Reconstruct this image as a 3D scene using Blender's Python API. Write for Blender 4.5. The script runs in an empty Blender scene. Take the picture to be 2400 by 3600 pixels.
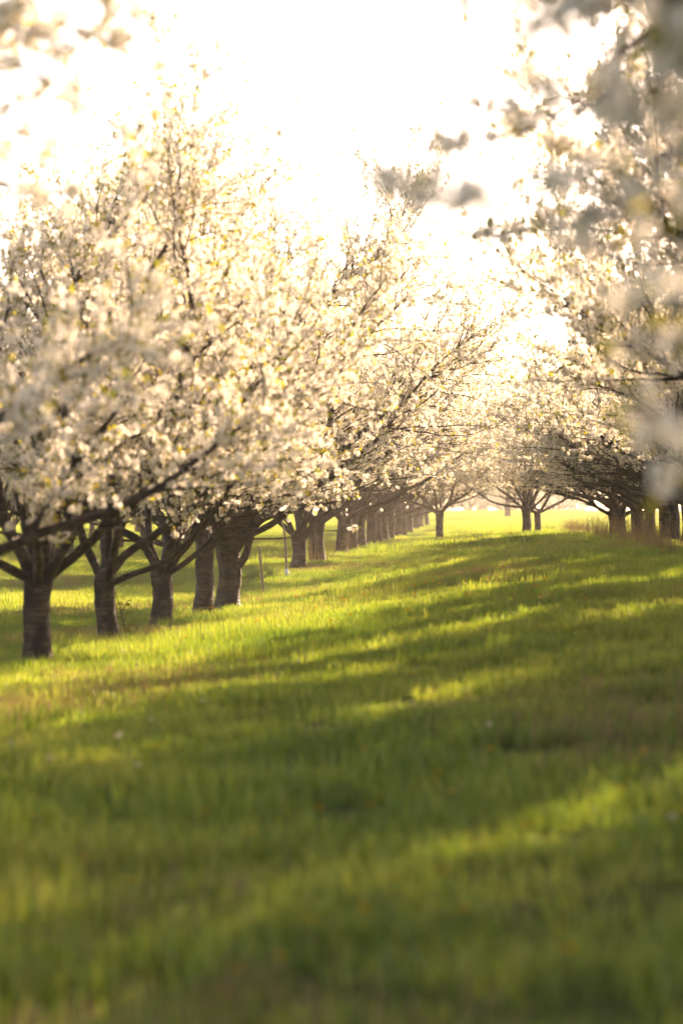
import bpy, math, random
import numpy as np

# ------------------------------------------------------------------ camera, light, exposure
scene = bpy.context.scene
COL = scene.collection
F_PX = 8500.0                      # focal length in pixels of the 2400 x 3600 photograph (85 mm on full frame)
YAW = math.radians(3.5)            # the camera looks a little left of the row direction (+Y)
FWD = np.array([-math.sin(YAW), math.cos(YAW), 0.0])
RGT = np.array([math.cos(YAW), math.sin(YAW), 0.0])

cam_data = bpy.data.cameras.new('camera')
cam = bpy.data.objects.new('camera', cam_data)
COL.objects.link(cam)
cam.location = (0, 0, 0)
cam.rotation_euler = (math.radians(90), 0, YAW)
cam_data.sensor_fit = 'VERTICAL'
cam_data.sensor_height = 36.0
cam_data.sensor_width = 24.0
cam_data.lens = 85.0
cam_data.clip_start = 0.1
cam_data.clip_end = 4000
cam_data.dof.use_dof = True
cam_data.dof.focus_distance = 44.0
cam_data.dof.aperture_fstop = 1.7
scene.camera = cam

SUN_AZ = math.radians(24.0)        # from +Y towards +X
SUN_EL = math.radians(23.2)
world = bpy.data.worlds.new('World')
scene.world = world
world.use_nodes = True
wn = world.node_tree
bg = wn.nodes['Background']
sky = wn.nodes.new('ShaderNodeTexSky')
sky.sky_type = 'NISHITA'
sky.sun_disc = False
sky.sun_elevation = SUN_EL
sky.sun_rotation = SUN_AZ
sky.air_density = 0.7
sky.dust_density = 1.1
sky.ozone_density = 0.0
wn.links.new(sky.outputs[0], bg.inputs['Color'])
bg.inputs['Strength'].default_value = 0.09

sun_data = bpy.data.lights.new('sun', 'SUN')
sun_data.energy = 4.5
sun_data.angle = math.radians(0.9)
sun_data.color = (1.0, 0.87, 0.71)
sun = bpy.data.objects.new('sun', sun_data)
COL.objects.link(sun)
sun.rotation_euler = (math.radians(90) - SUN_EL, 0, math.pi - SUN_AZ)
sun.location = (40, 80, 40)

vs = scene.view_settings
vs.view_transform = 'Standard'
vs.look = 'None'
vs.gamma = 1.0
vs.exposure = 2.15
vs.use_white_balance = True
vs.white_balance_temperature = 9000
vs.white_balance_tint = 25
cy = scene.cycles
cy.max_bounces = 14
cy.diffuse_bounces = 9
cy.transmission_bounces = 6
cy.volume_bounces = 1
cy.use_denoising = True

# ------------------------------------------------------------------ helpers
def lerp_tab(tab, y):
    xs, ys = zip(*tab)
    return np.interp(y, xs, ys)

L_TAB = [(-60, -1.36), (0, -1.36), (20, -1.33), (26, -1.31), (30, -1.36), (35, -1.43), (40, -1.42), (44, -1.40), (48.7, -1.22),
         (52, -1.15), (60, -1.13), (73, -1.11), (84, -1.17), (95, -1.12), (108, -1.16), (120, -1.1), (160, -0.75), (235, 0.12), (262, 0.0), (310, -2.5), (1300, -3.0)]
R_TAB = [(-60, -1.2), (0, -1.15), (10, -1.0), (20, -0.78), (40, -0.58), (60, -0.64), (77, -0.72), (100, -0.80), (120, -0.80), (160, -0.65), (235, 0.12), (262, 0.0), (310, -2.5), (1300, -3.0)]

def ground(x, y):
    x = np.asarray(x, float); y = np.asarray(y, float)
    s = np.clip((x + 4.3) / 7.3, 0, 1); s = s * s * (3 - 2 * s)
    g = lerp_tab(L_TAB, y) * (1 - s) + lerp_tab(R_TAB, y) * s - 0.10
    g = g + 0.03 * np.sin(x * 0.9 + 1.3 * np.sin(y * 0.21)) * np.sin(y * 0.37 + 0.5) + 0.012 * np.sin(x * 2.3 + y * 1.1)
    return g

def at(px, d):
    """ground point below photo column px at depth d"""
    p = FWD * d + RGT * ((px - 1200) / F_PX * d)
    return float(p[0]), float(p[1]), float(ground(p[0], p[1]))

def P(px, py, d):
    p = FWD * d + RGT * ((px - 1200) / F_PX * d)
    return np.array([p[0], p[1], (1800 - py) / F_PX * d])

def tag(o, label=None, cat=None, group=None, kind=None):
    if label: o['label'] = label
    if cat: o['category'] = cat
    if group: o['group'] = group
    if kind: o['kind'] = kind
    return o

class Acc:
    """collects vertices and faces for one mesh"""
    def __init__(self):
        self.v, self.q, self.t, self.core = [], [], [], []
        self.n = 0
    def add(self, v, quads=None, tris=None, core=None):
        v = np.asarray(v, np.float32).reshape(-1, 3)
        if quads is not None and len(quads): self.q.append(np.asarray(quads, np.int32).reshape(-1, 4) + self.n)
        if tris is not None and len(tris): self.t.append(np.asarray(tris, np.int32).reshape(-1, 3) + self.n)
        self.v.append(v)
        if core is not None: self.core.append(np.asarray(core, np.float32).ravel())
        self.n += len(v)
    def mesh(self, name, mat, smooth=False):
        V = np.concatenate(self.v)
        Q = np.concatenate(self.q) if self.q else np.zeros((0, 4), np.int32)
        T = np.concatenate(self.t) if self.t else np.zeros((0, 3), np.int32)
        me = bpy.data.meshes.new(name)
        me.vertices.add(len(V)); me.vertices.foreach_set('co', V.ravel())
        nl = Q.size + T.size
        me.loops.add(nl)
        me.loops.foreach_set('vertex_index', np.concatenate([Q.ravel(), T.ravel()]))
        me.polygons.add(len(Q) + len(T))
        starts = np.concatenate([np.arange(len(Q)) * 4, Q.size + np.arange(len(T)) * 3]).astype(np.int32)
        me.polygons.foreach_set('loop_start', starts)
        me.polygons.foreach_set('loop_total', np.concatenate([np.full(len(Q), 4), np.full(len(T), 3)]).astype(np.int32))
        if smooth:
            me.polygons.foreach_set('use_smooth', np.ones(len(Q) + len(T), bool))
        if self.core:
            a = me.attributes.new('core', 'FLOAT', 'POINT')
            a.data.foreach_set('value', np.concatenate(self.core))
        me.update(calc_edges=True)
        for m in (mat if isinstance(mat, (list, tuple)) else [mat]):
            me.materials.append(m)
        return me

def link(name, me, parent=None, loc=None):
    o = bpy.data.objects.new(name, me)
    COL.objects.link(o)
    if parent: o.parent = parent
    if loc is not None: o.location = loc
    return o

def norm(a):
    return a / np.maximum(np.linalg.norm(a, axis=-1, keepdims=True), 1e-9)

def tubes(acc, Pn, R, k, rough=None):
    """Pn (m,n,3), R (m,n): m tubes of n rings with k sides"""
    Pn = np.asarray(Pn, float); R = np.asarray(R, float)
    m, n, _ = Pn.shape
    D = norm(np.gradient(Pn, axis=1))
    mean = norm(Pn[:, -1] - Pn[:, 0])
    ref = np.zeros((m, 3)); ref[np.arange(m), np.argmin(np.abs(mean), axis=1)] = 1
    A = norm(np.cross(D, ref[:, None, :])); B = np.cross(D, A)
    ang = np.arange(k) * 2 * math.pi / k
    rr = R[:, :, None] * np.ones(k)
    if rough is not None: rr = rr * rough
    V = Pn[:, :, None, :] + rr[..., None] * (np.cos(ang)[:, None] * A[:, :, None, :] + np.sin(ang)[:, None] * B[:, :, None, :])
    i = np.arange(m)[:, None, None] * n * k + np.arange(n - 1)[None, :, None] * k
    j = np.arange(k)[None, None, :]; j2 = (np.arange(k) + 1) % k
    q = np.stack(np.broadcast_arrays(i + j, i + j2[None, None, :], i + k + j2[None, None, :], i + k + j), -1)
    acc.add(V.reshape(-1, 3), quads=q.reshape(-1, 4))

def spline(pts, step):
    pts = np.asarray(pts, float)
    ext = np.vstack([2 * pts[0] - pts[1], pts, 2 * pts[-1] - pts[-2]])
    out = []
    for i in range(1, len(ext) - 2):
        p0, p1, p2, p3 = ext[i - 1:i + 3]
        n = max(2, int(np.linalg.norm(p2 - p1) / step))
        for t in np.arange(n) / n:
            out.append(0.5 * (2 * p1 + (p2 - p0) * t + (2 * p0 - 5 * p1 + 4 * p2 - p3) * t * t + (3 * p1 - p0 - 3 * p2 + p3) * t ** 3))
    out.append(pts[-1])
    return np.array(out)

# ------------------------------------------------------------------ materials
def new_mat(name):
    m = bpy.data.materials.new(name); m.use_nodes = True
    nt = m.node_tree; nt.nodes.clear()
    out = nt.nodes.new('ShaderNodeOutputMaterial')
    return m, nt, out

def N(nt, kind, **kw):
    n = nt.nodes.new(kind)
    for k, v in kw.items(): setattr(n, k, v)
    return n

def ramp(nt, fac, stops):
    r = N(nt, 'ShaderNodeValToRGB')
    while len(r.color_ramp.elements) < len(stops): r.color_ramp.elements.new(0.5)
    for e, (p, c) in zip(r.color_ramp.elements, stops):
        e.position = p; e.color = (*c, 1)
    nt.links.new(fac, r.inputs[0])
    return r.outputs[0]

def mix(nt, fac, a, b, mode='MIX'):
    n = N(nt, 'ShaderNodeMix', data_type='RGBA', blend_type=mode)
    for s, v in ((n.inputs['Factor'], fac), (n.inputs['A'], a), (n.inputs['B'], b)):
        if hasattr(v, 'is_output'): nt.links.new(v, s)
        elif isinstance(v, tuple): s.default_value = (*v, 1)
        else: s.default_value = v
    return n.outputs['Result']

def thin(nt, out, col_d, col_t, fac, gloss=0.0, rough=0.45):
    d = N(nt, 'ShaderNodeBsdfDiffuse'); t = N(nt, 'ShaderNodeBsdfTranslucent')
    for s, v in ((d.inputs[0], col_d), (t.inputs[0], col_t)):
        if isinstance(v, tuple): s.default_value = (*v, 1)
        else: nt.links.new(v, s)
    m = N(nt, 'ShaderNodeMixShader'); m.inputs[0].default_value = fac
    nt.links.new(d.outputs[0], m.inputs[1]); nt.links.new(t.outputs[0], m.inputs[2])
    last = m.outputs[0]
    if gloss:
        g = N(nt, 'ShaderNodeBsdfGlossy'); g.inputs['Roughness'].default_value = rough
        g.inputs['Color'].default_value = (0.9, 0.9, 0.8, 1)
        m2 = N(nt, 'ShaderNodeMixShader'); m2.inputs[0].default_value = gloss
        nt.links.new(last, m2.inputs[1]); nt.links.new(g.outputs[0], m2.inputs[2]); last = m2.outputs[0]
    nt.links.new(last, out.inputs[0])

def mat_petal():
    m, nt, out = new_mat('white_petals')
    geo = N(nt, 'ShaderNodeNewGeometry')
    att = N(nt, 'ShaderNodeAttribute', attribute_name='core')
    base = ramp(nt, geo.outputs['Random Per Island'], [(0, (0.86, 0.81, 0.75)), (0.5, (0.92, 0.89, 0.84)), (1, (0.94, 0.92, 0.89))])
    core = ramp(nt, att.outputs['Fac'], [(0, (0, 0, 0)), (0.35, (0.1, 0.1, 0.1)), (1, (1, 1, 1))])
    c = mix(nt, core, base, (0.60, 0.52, 0.22))
    thin(nt, out, c, c, 0.45)
    return m

def mat_leaf():
    m, nt, out = new_mat('young_leaves')
    geo = N(nt, 'ShaderNodeNewGeometry')
    d = ramp(nt, geo.outputs['Random Per Island'], [(0, (0.11, 0.14, 0.025)), (0.6, (0.17, 0.18, 0.03)), (0.8, (0.18, 0.16, 0.025)), (1, (0.17, 0.13, 0.03))])
    t = ramp(nt, geo.outputs['Random Per Island'], [(0, (0.20, 0.26, 0.02)), (0.6, (0.36, 0.34, 0.03)), (0.8, (0.42, 0.36, 0.03)), (1, (0.36, 0.27, 0.03))])
    thin(nt, out, d, t, 0.5, 0.03)
    return m

def mat_bark(name, dark, mid, light):
    m, nt, out = new_mat(name)
    tc = N(nt, 'ShaderNodeTexCoord')
    oi = N(nt, 'ShaderNodeObjectInfo')
    add = N(nt, 'ShaderNodeVectorMath', operation='ADD')
    nt.links.new(tc.outputs['Object'], add.inputs[0]); nt.links.new(oi.outputs['Location'], add.inputs[1])
    mp = N(nt, 'ShaderNodeMapping'); mp.inputs['Scale'].default_value = (5, 5, 34)
    nt.links.new(add.outputs[0], mp.inputs[0])
    band = N(nt, 'ShaderNodeTexNoise'); band.inputs['Scale'].default_value = 1.0; band.inputs['Detail'].default_value = 4; band.inputs['Roughness'].default_value = 0.6
    nt.links.new(mp.outputs[0], band.inputs['Vector'])
    mp2 = N(nt, 'ShaderNodeMapping'); mp2.inputs['Scale'].default_value = (6, 6, 4.5)
    nt.links.new(add.outputs[0], mp2.inputs[0])
    blot = N(nt, 'ShaderNodeTexNoise'); blot.inputs['Scale'].default_value = 1.0; blot.inputs['Detail'].default_value = 6; blot.inputs['Roughness'].default_value = 0.65
    nt.links.new(mp2.outputs[0], blot.inputs['Vector'])
    c1 = ramp(nt, band.outputs['Fac'], [(0.32, dark), (0.5, mid), (0.68, light)])
    k = ramp(nt, blot.outputs['Fac'], [(0.45, (0, 0, 0)), (0.52, (1, 1, 1))])
    c = mix(nt, k, tuple(x * 0.4 for x in dark), c1)
    p = N(nt, 'ShaderNodeBsdfPrincipled')
    nt.links.new(c, p.inputs['Base Color'])
    p.inputs['Roughness'].default_value = 0.62
    p.inputs['Specular IOR Level'].default_value = 0.35
    h = N(nt, 'ShaderNodeMath', operation='ADD'); nt.links.new(band.outputs['Fac'], h.inputs[0]); nt.links.new(blot.outputs['Fac'], h.inputs[1])
    b = N(nt, 'ShaderNodeBump'); b.inputs['Strength'].default_value = 0.9; b.inputs['Distance'].default_value = 0.03
    nt.links.new(h.outputs[0], b.inputs['Height']); nt.links.new(b.outputs[0], p.inputs['Normal'])
    nt.links.new(p.outputs[0], out.inputs[0])
    return m

def mat_grass(name, stops_d, stops_t, fac=0.5, gloss=0.03):
    m, nt, out = new_mat(name)
    oi = N(nt, 'ShaderNodeObjectInfo'); geo = N(nt, 'ShaderNodeNewGeometry')
    nz = N(nt, 'ShaderNodeTexNoise'); nz.inputs['Scale'].default_value = 0.45; nz.inputs['Detail'].default_value = 3
    nt.links.new(geo.outputs['Position'], nz.inputs['Vector'])
    # blade to blade, clump to clump and patch to patch variation
    a = N(nt, 'ShaderNodeMath', operation='MULTIPLY_ADD'); a.inputs[1].default_value = 0.5; nt.links.new(geo.outputs['Random Per Island'], a.inputs[0])
    b = N(nt, 'ShaderNodeMath', operation='MULTIPLY_ADD'); b.inputs[1].default_value = 0.16; nt.links.new(oi.outputs['Random'], b.inputs[0])
    c = N(nt, 'ShaderNodeMath', operation='MULTIPLY_ADD'); c.inputs[1].default_value = 1.1; c.inputs[2].default_value = -0.38; nt.links.new(nz.outputs['Fac'], c.inputs[0])
    nt.links.new(c.outputs[0], b.inputs[2]); nt.links.new(b.outputs[0], a.inputs[2])
    d = ramp(nt, a.outputs[0], stops_d); t = ramp(nt, a.outputs[0], stops_t)
    thin(nt, out, d, t, fac, gloss, 0.5)
    return m

def mat_plain(name, col, rough=0.7, var=0.25, scale=30):
    m, nt, out = new_mat(name)
    tc = N(nt, 'ShaderNodeTexCoord')
    nz = N(nt, 'ShaderNodeTexNoise'); nz.inputs['Scale'].default_value = scale; nz.inputs['Detail'].default_value = 4
    nt.links.new(tc.outputs['Object'], nz.inputs['Vector'])
    c = ramp(nt, nz.outputs['Fac'], [(0.3, tuple(x * (1 - var) for x in col)), (0.7, tuple(min(1, x * (1 + var)) for x in col))])
    p = N(nt, 'ShaderNodeBsdfPrincipled'); nt.links.new(c, p.inputs['Base Color']); p.inputs['Roughness'].default_value = rough
    b = N(nt, 'ShaderNodeBump'); b.inputs['Strength'].default_value = 0.4; b.inputs['Distance'].default_value = 0.01
    nt.links.new(nz.outputs['Fac'], b.inputs['Height']); nt.links.new(b.outputs[0], p.inputs['Normal'])
    nt.links.new(p.outputs[0], out.inputs[0])
    return m

def mat_thin(name, cd, ct, fac=0.5):
    m, nt, out = new_mat(name)
    thin(nt, out, cd, ct, fac)
    return m

M_PETAL = mat_petal()
M_LEAF = mat_leaf()
M_BARK = mat_bark('cherry_bark', (0.008, 0.005, 0.004), (0.038, 0.025, 0.019), (0.11, 0.077, 0.060))
M_LIMB = mat_bark('limb_bark', (0.010, 0.0065, 0.005), (0.030, 0.020, 0.015), (0.080, 0.058, 0.045))
G_D = [(0.0, (0.026, 0.070, 0.010)), (0.35, (0.056, 0.118, 0.015)), (0.65, (0.105, 0.150, 0.024)), (1.0, (0.16, 0.15, 0.035))]
G_T = [(0.0, (0.070, 0.170, 0.010)), (0.35, (0.19, 0.32, 0.022)), (0.65, (0.38, 0.45, 0.050)), (1.0, (0.56, 0.51, 0.13))]
M_GRASS = mat_grass('grass_blades', G_D, G_T, 0.55, 0.06)
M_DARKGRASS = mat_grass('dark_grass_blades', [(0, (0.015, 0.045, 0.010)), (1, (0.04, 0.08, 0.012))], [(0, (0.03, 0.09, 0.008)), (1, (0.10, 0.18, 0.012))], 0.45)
M_STRAW = mat_grass('dry_straw', [(0, (0.17, 0.11, 0.055)), (1, (0.30, 0.22, 0.12))], [(0, (0.20, 0.12, 0.05)), (1, (0.36, 0.25, 0.11))], 0.35)
M_DANDELION = mat_thin('dandelion_petals', (0.75, 0.34, 0.010), (0.75, 0.30, 0.01), 0.35)
M_STEM = mat_thin('flower_stem', (0.12, 0.15, 0.04), (0.16, 0.20, 0.04), 0.3)
M_FLUFF = mat_thin('seed_fluff', (0.62, 0.58, 0.50), (0.62, 0.58, 0.50), 0.5)
M_STAKE = mat_plain('weathered_stake', (0.21, 0.15, 0.11), 0.8, 0.4, 25)
M_WHITE = mat_plain('white_plastic_guard', (0.78, 0.77, 0.74), 0.5, 0.08, 20)
M_FARLEAF = mat_thin('yellow_green_foliage', (0.16, 0.15, 0.02), (0.34, 0.27, 0.03), 0.5)
M_WEEDLEAF = mat_thin('weed_leaves', (0.06, 0.09, 0.015), (0.16, 0.20, 0.02), 0.5)

def mat_ground():
    m, nt, out = new_mat('meadow_soil')
    geo = N(nt, 'ShaderNodeNewGeometry')
    n1 = N(nt, 'ShaderNodeTexNoise'); n1.inputs['Scale'].default_value = 0.45; n1.inputs['Detail'].default_value = 5
    n2 = N(nt, 'ShaderNodeTexNoise'); n2.inputs['Scale'].default_value = 14; n2.inputs['Detail'].default_value = 5
    for n in (n1, n2): nt.links.new(geo.outputs['Position'], n.inputs['Vector'])
    c = ramp(nt, n1.outputs['Fac'], [(0.3, (0.030, 0.060, 0.010)), (0.5, (0.06, 0.09, 0.013)), (0.7, (0.10, 0.11, 0.025))])
    c2 = mix(nt, n2.outputs['Fac'], (0.35, 0.35, 0.3), (1.3, 1.3, 1.2))
    c3 = mix(nt, 1.0, c, c2, 'MULTIPLY')
    p = N(nt, 'ShaderNodeBsdfPrincipled'); nt.links.new(c3, p.inputs['Base Color']); p.inputs['Roughness'].default_value = 0.95
    p.inputs['Specular IOR Level'].default_value = 0.1
    b = N(nt, 'ShaderNodeBump'); b.inputs['Strength'].default_value = 1.0; b.inputs['Distance'].default_value = 0.08
    nt.links.new(n2.outputs['Fac'], b.inputs['Height']); nt.links.new(b.outputs[0], p.inputs['Normal'])
    nt.links.new(p.outputs[0], out.inputs[0])
    return m

# ------------------------------------------------------------------ ground
def build_ground():
    xs = np.unique(np.concatenate([np.linspace(-12, 12, 61), np.linspace(-60, 60, 41), np.linspace(-1200, 1200, 25)]))
    ys = np.unique(np.concatenate([np.linspace(-5, 130, 136), np.linspace(-60, 300, 73), np.linspace(-60, 1300, 29)]))
    X, Y = np.meshgrid(xs, ys)
    Z = ground(X, Y)
    a = Acc()
    ny, nx = X.shape
    i = np.arange(ny - 1)[:, None] * nx + np.arange(nx - 1)[None, :]
    q = np.stack([i, i + 1, i + nx + 1, i + nx], -1)
    a.add(np.stack([X, Y, Z], -1), quads=q.reshape(-1, 4))
    tag(link('ground', a.mesh('ground', mat_ground(), True)), kind='structure')
build_ground()

# ------------------------------------------------------------------ cherry trees
def rand_unit(rng, n):
    return norm(rng.normal(size=(n, 3)))

def flower_mesh(acc, C, Nrm, R, rng, fine=False):
    """five-petalled flowers at C facing Nrm with radius R"""
    n = len(C)
    up = norm(Nrm)
    t = rand_unit(rng, n)
    A = norm(np.cross(up, t)); B = np.cross(up, A)
    ph = rng.uniform(0, 2 * math.pi, n)
    vs_, cs = [], []
    per = 4 if fine else 3
    for k in range(5):
        a0 = ph + k * 2 * math.pi / 5
        cup = rng.uniform(0.15, 0.6, n)
        if fine: prof = [(0.10, 0.0, 0.05), (0.72, -0.62, 0.5), (1.0, 0.0, 0.75), (0.72, 0.62, 0.5)]
        else: prof = [(0.05, 0.0, 0.0), (0.98, -0.50, 0.7), (0.98, 0.50, 0.7)]
        P_ = []
        for (r, da, h) in prof:
            a = a0 + da
            P_.append(C + (R * r)[:, None] * (np.cos(a)[:, None] * A + np.sin(a)[:, None] * B) + (R * h * cup)[:, None] * up)
        vs_.append(np.stack(P_, 1))
        cs.append(np.tile([1.0] + [0.0] * (per - 1), (n, 1)))
    V = np.stack(vs_, 1).reshape(-1, 3); core = np.stack(cs, 1).ravel()
    idx = np.arange(n * 5)[:, None] * per + np.arange(per)[None, :]
    if fine: acc.add(V, quads=idx, core=core)
    else: acc.add(V, tris=idx, core=core)

def leaf_mesh(acc, C, D, L, rng):
    n = len(C)
    D = norm(D); S = norm(np.cross(D, rand_unit(rng, n))); U = np.cross(S, D)
    w = L * rng.uniform(0.20, 0.30, n)
    b = C; t = C + D * L[:, None]
    m = C + D * (L * 0.5)[:, None] - U * (L * 0.12)[:, None]
    l = m + S * w[:, None] + U * (L * 0.15)[:, None]; r = m - S * w[:, None] + U * (L * 0.15)[:, None]
    V = np.stack([b, l, t, r], 1).reshape(-1, 3)
    i = np.arange(n)[:, None] * 4
    tr = np.concatenate([i + np.array([[0, 2, 1]]), i + np.array([[0, 3, 2]])])
    acc.add(V, tris=tr)

def grow(p, d, L, step, wander, up, rng, zmin=-1.0):
    n = max(3, int(L / step)); out = [p]; d = d / np.linalg.norm(d)
    W = rng.normal(size=(n, 3)) * wander
    for i in range(n):
        d = d + W[i]; d[2] = max(d[2] + up, zmin)
        d = d / math.sqrt(d[0] * d[0] + d[1] * d[1] + d[2] * d[2])
        p = p + d * step; out.append(p)
    return np.array(out)

def trunk_mesh(h, r, lean, rng, top=0.12):
    acc = Acc()
    zs = np.arange(-0.15, h + top, 0.045); n = len(zs)
    t = (zs / h).clip(0, None)
    c = np.stack([lean[0] * t + 0.012 * np.sin(zs * 7 + rng.uniform(0, 6)), lean[1] * t + 0.012 * np.sin(zs * 6 + rng.uniform(0, 6)), zs], -1)
    R = r * (1 + 0.38 * np.exp(-zs.clip(0) / 0.09) + 0.10 * np.exp(-((zs - h + .06) / 0.12) ** 2))
    over = ((zs - h + 0.02) / top).clip(0, 1)
    R = R * (1 - 0.93 * over ** 1.5)
    k = 20
    ang = np.arange(k) * 2 * math.pi / k
    rough = np.ones((n, k))
    for f, amp in ((2, .05), (3, .05), (5, .035), (7, .03)):
        rough += amp * np.sin(f * ang[None] + rng.uniform(0, 6) + 1.5 * np.sin(zs * rng.uniform(2, 6) + rng.uniform(0, 6))[:, None])
    rough += 0.022 * rng.normal(size=(n, k))
    # burls and old pruning scars
    for _ in range(4):
        a0, z0 = rng.uniform(0, 6.28), rng.uniform(0.15, h)
        da = np.angle(np.exp(1j * (ang - a0)))
        rough += rng.uniform(-0.1, 0.16) * np.exp(-(da / 0.45) ** 2)[None] * np.exp(-((zs - z0) / 0.07) ** 2)[:, None]
    tubes(acc, c[None], R[None], k, rough[None])
    return acc.mesh('trunk', M_BARK, True), c

def build_tree(seed, h=0.85, r=0.13, lean=(0, 0), limbs=None, n_clusters=7600, size=1.12, rmax=3.0, leaf_rate=1.7, sprays=(), fine=False, spray_per=6):
    """returns the meshes of one cherry tree: trunk, limbs, blossoms, leaves (local space, base at the origin)"""
    rng = np.random.default_rng(seed)
    tm, _ = trunk_mesh(h, r, lean, rng)
    top = np.array([lean[0], lean[1], h])
    limbs_given = limbs is not None
    if limbs is None:
        k = int(rng.integers(5, 7)); a0 = rng.uniform(0, 6.28)
        limbs = [dict(az=a0 + i * 6.283 / k + rng.normal() * 0.2, el=math.radians(rng.uniform(36, 58)), L=rng.uniform(2.7, 3.3) * size) for i in range(k)]
        limbs.append(dict(az=rng.uniform(0, 6.28), el=math.radians(78), L=3.1 * size))
        if seed % 2 == 0: limbs.append(dict(az=a0 + 0.5, el=math.radians(28), L=2.5 * size, r=0.055))
    limb_meshes = []; site_p, site_d, site_w = [], [], []
    for lb in limbs:
        acc = Acc()
        r0 = lb.get('r', rng.uniform(0.068, 0.085)) * (r / 0.13) ** 0.5 * 0.74
        if 'pts' in lb:
            pp = spline([np.array(q, float) for q in lb['pts']], 0.12)
            d = pp[-1] - pp[-2]
            left = lb.get('L', 3.4) * (1 + (size - 1.12) * 0.75) - len(pp) * 0.12
            if left > 0.3: pp = np.vstack([pp, grow(pp[-1], d, left, 0.12, 0.10, 0.006, rng, 0.22)[1:]])
        else:
            d = np.array([math.cos(lb['az']) * math.cos(lb['el']), math.sin(lb['az']) * math.cos(lb['el']), math.sin(lb['el'])])
            d0 = d * np.array([1, 1, 0.75])
            pp = grow(top + np.array([0, 0, -0.12]) + d * r * 0.35, d0, lb['L'] * (1 + (size - 1.12) * 0.6 if limbs_given else 1), 0.12, 0.10, 0.006 if lb['el'] > 0.6 else 0.02, rng, 0.26)
        n = len(pp); t = np.linspace(0, 1, n)
        R = r0 * (1 - t) ** 0.75 * 0.92 + 0.005
        rough = 1 + 0.05 * rng.normal(size=(1, n, 10))
        tubes(acc, pp[None], R[None], 10, rough)
        for i in range(n):
            if t[i] < 0.22 or R[i] > 0.06: continue
            for _ in range(8):
                dv = rand_unit(rng, 1)[0]; site_p.append(pp[i] + dv * (R[i] + rng.uniform(.03, .13))); site_d.append(dv); site_w.append(1.0)
        # secondary branches
        secs = []
        s_from = lb.get('sec_from', 0.16)
        for i in range(n):
            if t[i] < s_from: continue
            for _ in range(rng.poisson(0.95)):
                dl = norm(pp[min(i + 1, n - 1)] - pp[max(i - 1, 0)])
                side = norm(np.cross(dl, rand_unit(rng, 1)[0]))
                out = np.array([pp[i][0], pp[i][1], 0]); out = out / max(np.linalg.norm(out), .2)
                d = dl * rng.uniform(0.35, 0.9) + side * rng.uniform(0.5, 1.0) + np.array([0, 0, 0.18]) + out * 0.15
                L = rng.uniform(0.55, 1.35) * (1.05 - 0.45 * t[i]) * size
                if rng.random() < 0.10: L *= 1.5; d[2] += 0.8
                if d[2] < 0.05 and pp[i][2] < 2.3: d[2] = 0.25
                secs.append((grow(pp[i], norm(d), L, 0.11, 0.13, 0.02, rng, 0.02 if pp[i][2] < 2.3 else -1.0), max(0.007, min(R[i] * 0.5, 0.024)), t[i]))
        secs.append((pp[int(n * 0.55):], 0.0, 1.0))
        tw_p, tw_d, tw_l = [], [], []
        for sp, rs, tt in secs:
            m = len(sp)
            if rs: tubes(acc, sp[None], np.linspace(rs, 0.0035, m)[None], 4)
            dirs = norm(np.gradient(sp, axis=0))
            for i in range(1, m):
                site_p.append(sp[i]); site_d.append(dirs[i]); site_w.append(1.0)
                if rng.random() < 0.85:
                    d = dirs[i] * rng.uniform(0.3, 0.9) + norm(np.cross(dirs[i], rng.normal(size=3))) * rng.uniform(0.5, 1.0) + np.array([0, 0, 0.12])
                    if sp[i][2] < 2.0: d[2] = max(d[2], -0.05)
                    tw_p.append(sp[i]); tw_d.append(norm(d)); tw_l.append(rng.uniform(0.14, 0.5))
            if rng.random() < 0.9:
                tw_p.append(sp[-1]); tw_d.append(norm(dirs[-1] + rng.normal(size=3) * 0.15)); tw_l.append(rng.uniform(0.25, 0.6))
        tw_p, tw_d, tw_l = np.array(tw_p), np.array(tw_d), np.array(tw_l)
        s = np.linspace(0, 1, 3)
        bend = rng.normal(size=tw_p.shape) * 0.10 + np.array([0, 0, 0.10])
        TP = tw_p[:, None] + (tw_d[:, None] * s[None, :, None] + bend[:, None] * (s ** 2)[None, :, None]) * tw_l[:, None, None]
        tubes(acc, TP, np.tile(np.array([0.0045, 0.0035, 0.0015]), (len(TP), 1)), 3)
        for u in np.arange(0.10, 1.01, 0.10):
            i = min(int(u * 2), 1); f = u * 2 - i
            pts = TP[:, i] * (1 - f) + TP[:, i + 1] * f
            keep = rng.random(len(pts)) < np.clip(tw_l / 0.35, 0.3, 1)
            site_p.extend(pts[keep]); site_d.extend(tw_d[keep]); site_w.extend([1.0] * keep.sum())
        limb_meshes.append(acc.mesh('limb', M_LIMB, True))
    SP = np.array(site_p); SD = np.array(site_d)
    rad = np.hypot(SP[:, 0], SP[:, 1])
    wob = 0.20 * np.sin(SP[:, 0] * 3.1 + seed) * np.sin(SP[:, 1] * 2.7 + seed) + 0.16 * np.sin(SP[:, 0] * 7.3 + 2 * SP[:, 1] + seed) + 0.12 * rng.normal(size=len(SP))
    ok = (SP[:, 2] > 1.25 + 0.33 * h + 0.8 * wob) & ((rad > 0.4) | (SP[:, 2] > h + 0.9)) & (rad < rmax + 1.3)
    SP, SD = SP[ok], SD[ok]
    if len(SP) > n_clusters:
        sel = rng.choice(len(SP), n_clusters, replace=False); SP, SD = SP[sel], SD[sel]
    n_site = len(SP)
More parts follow.
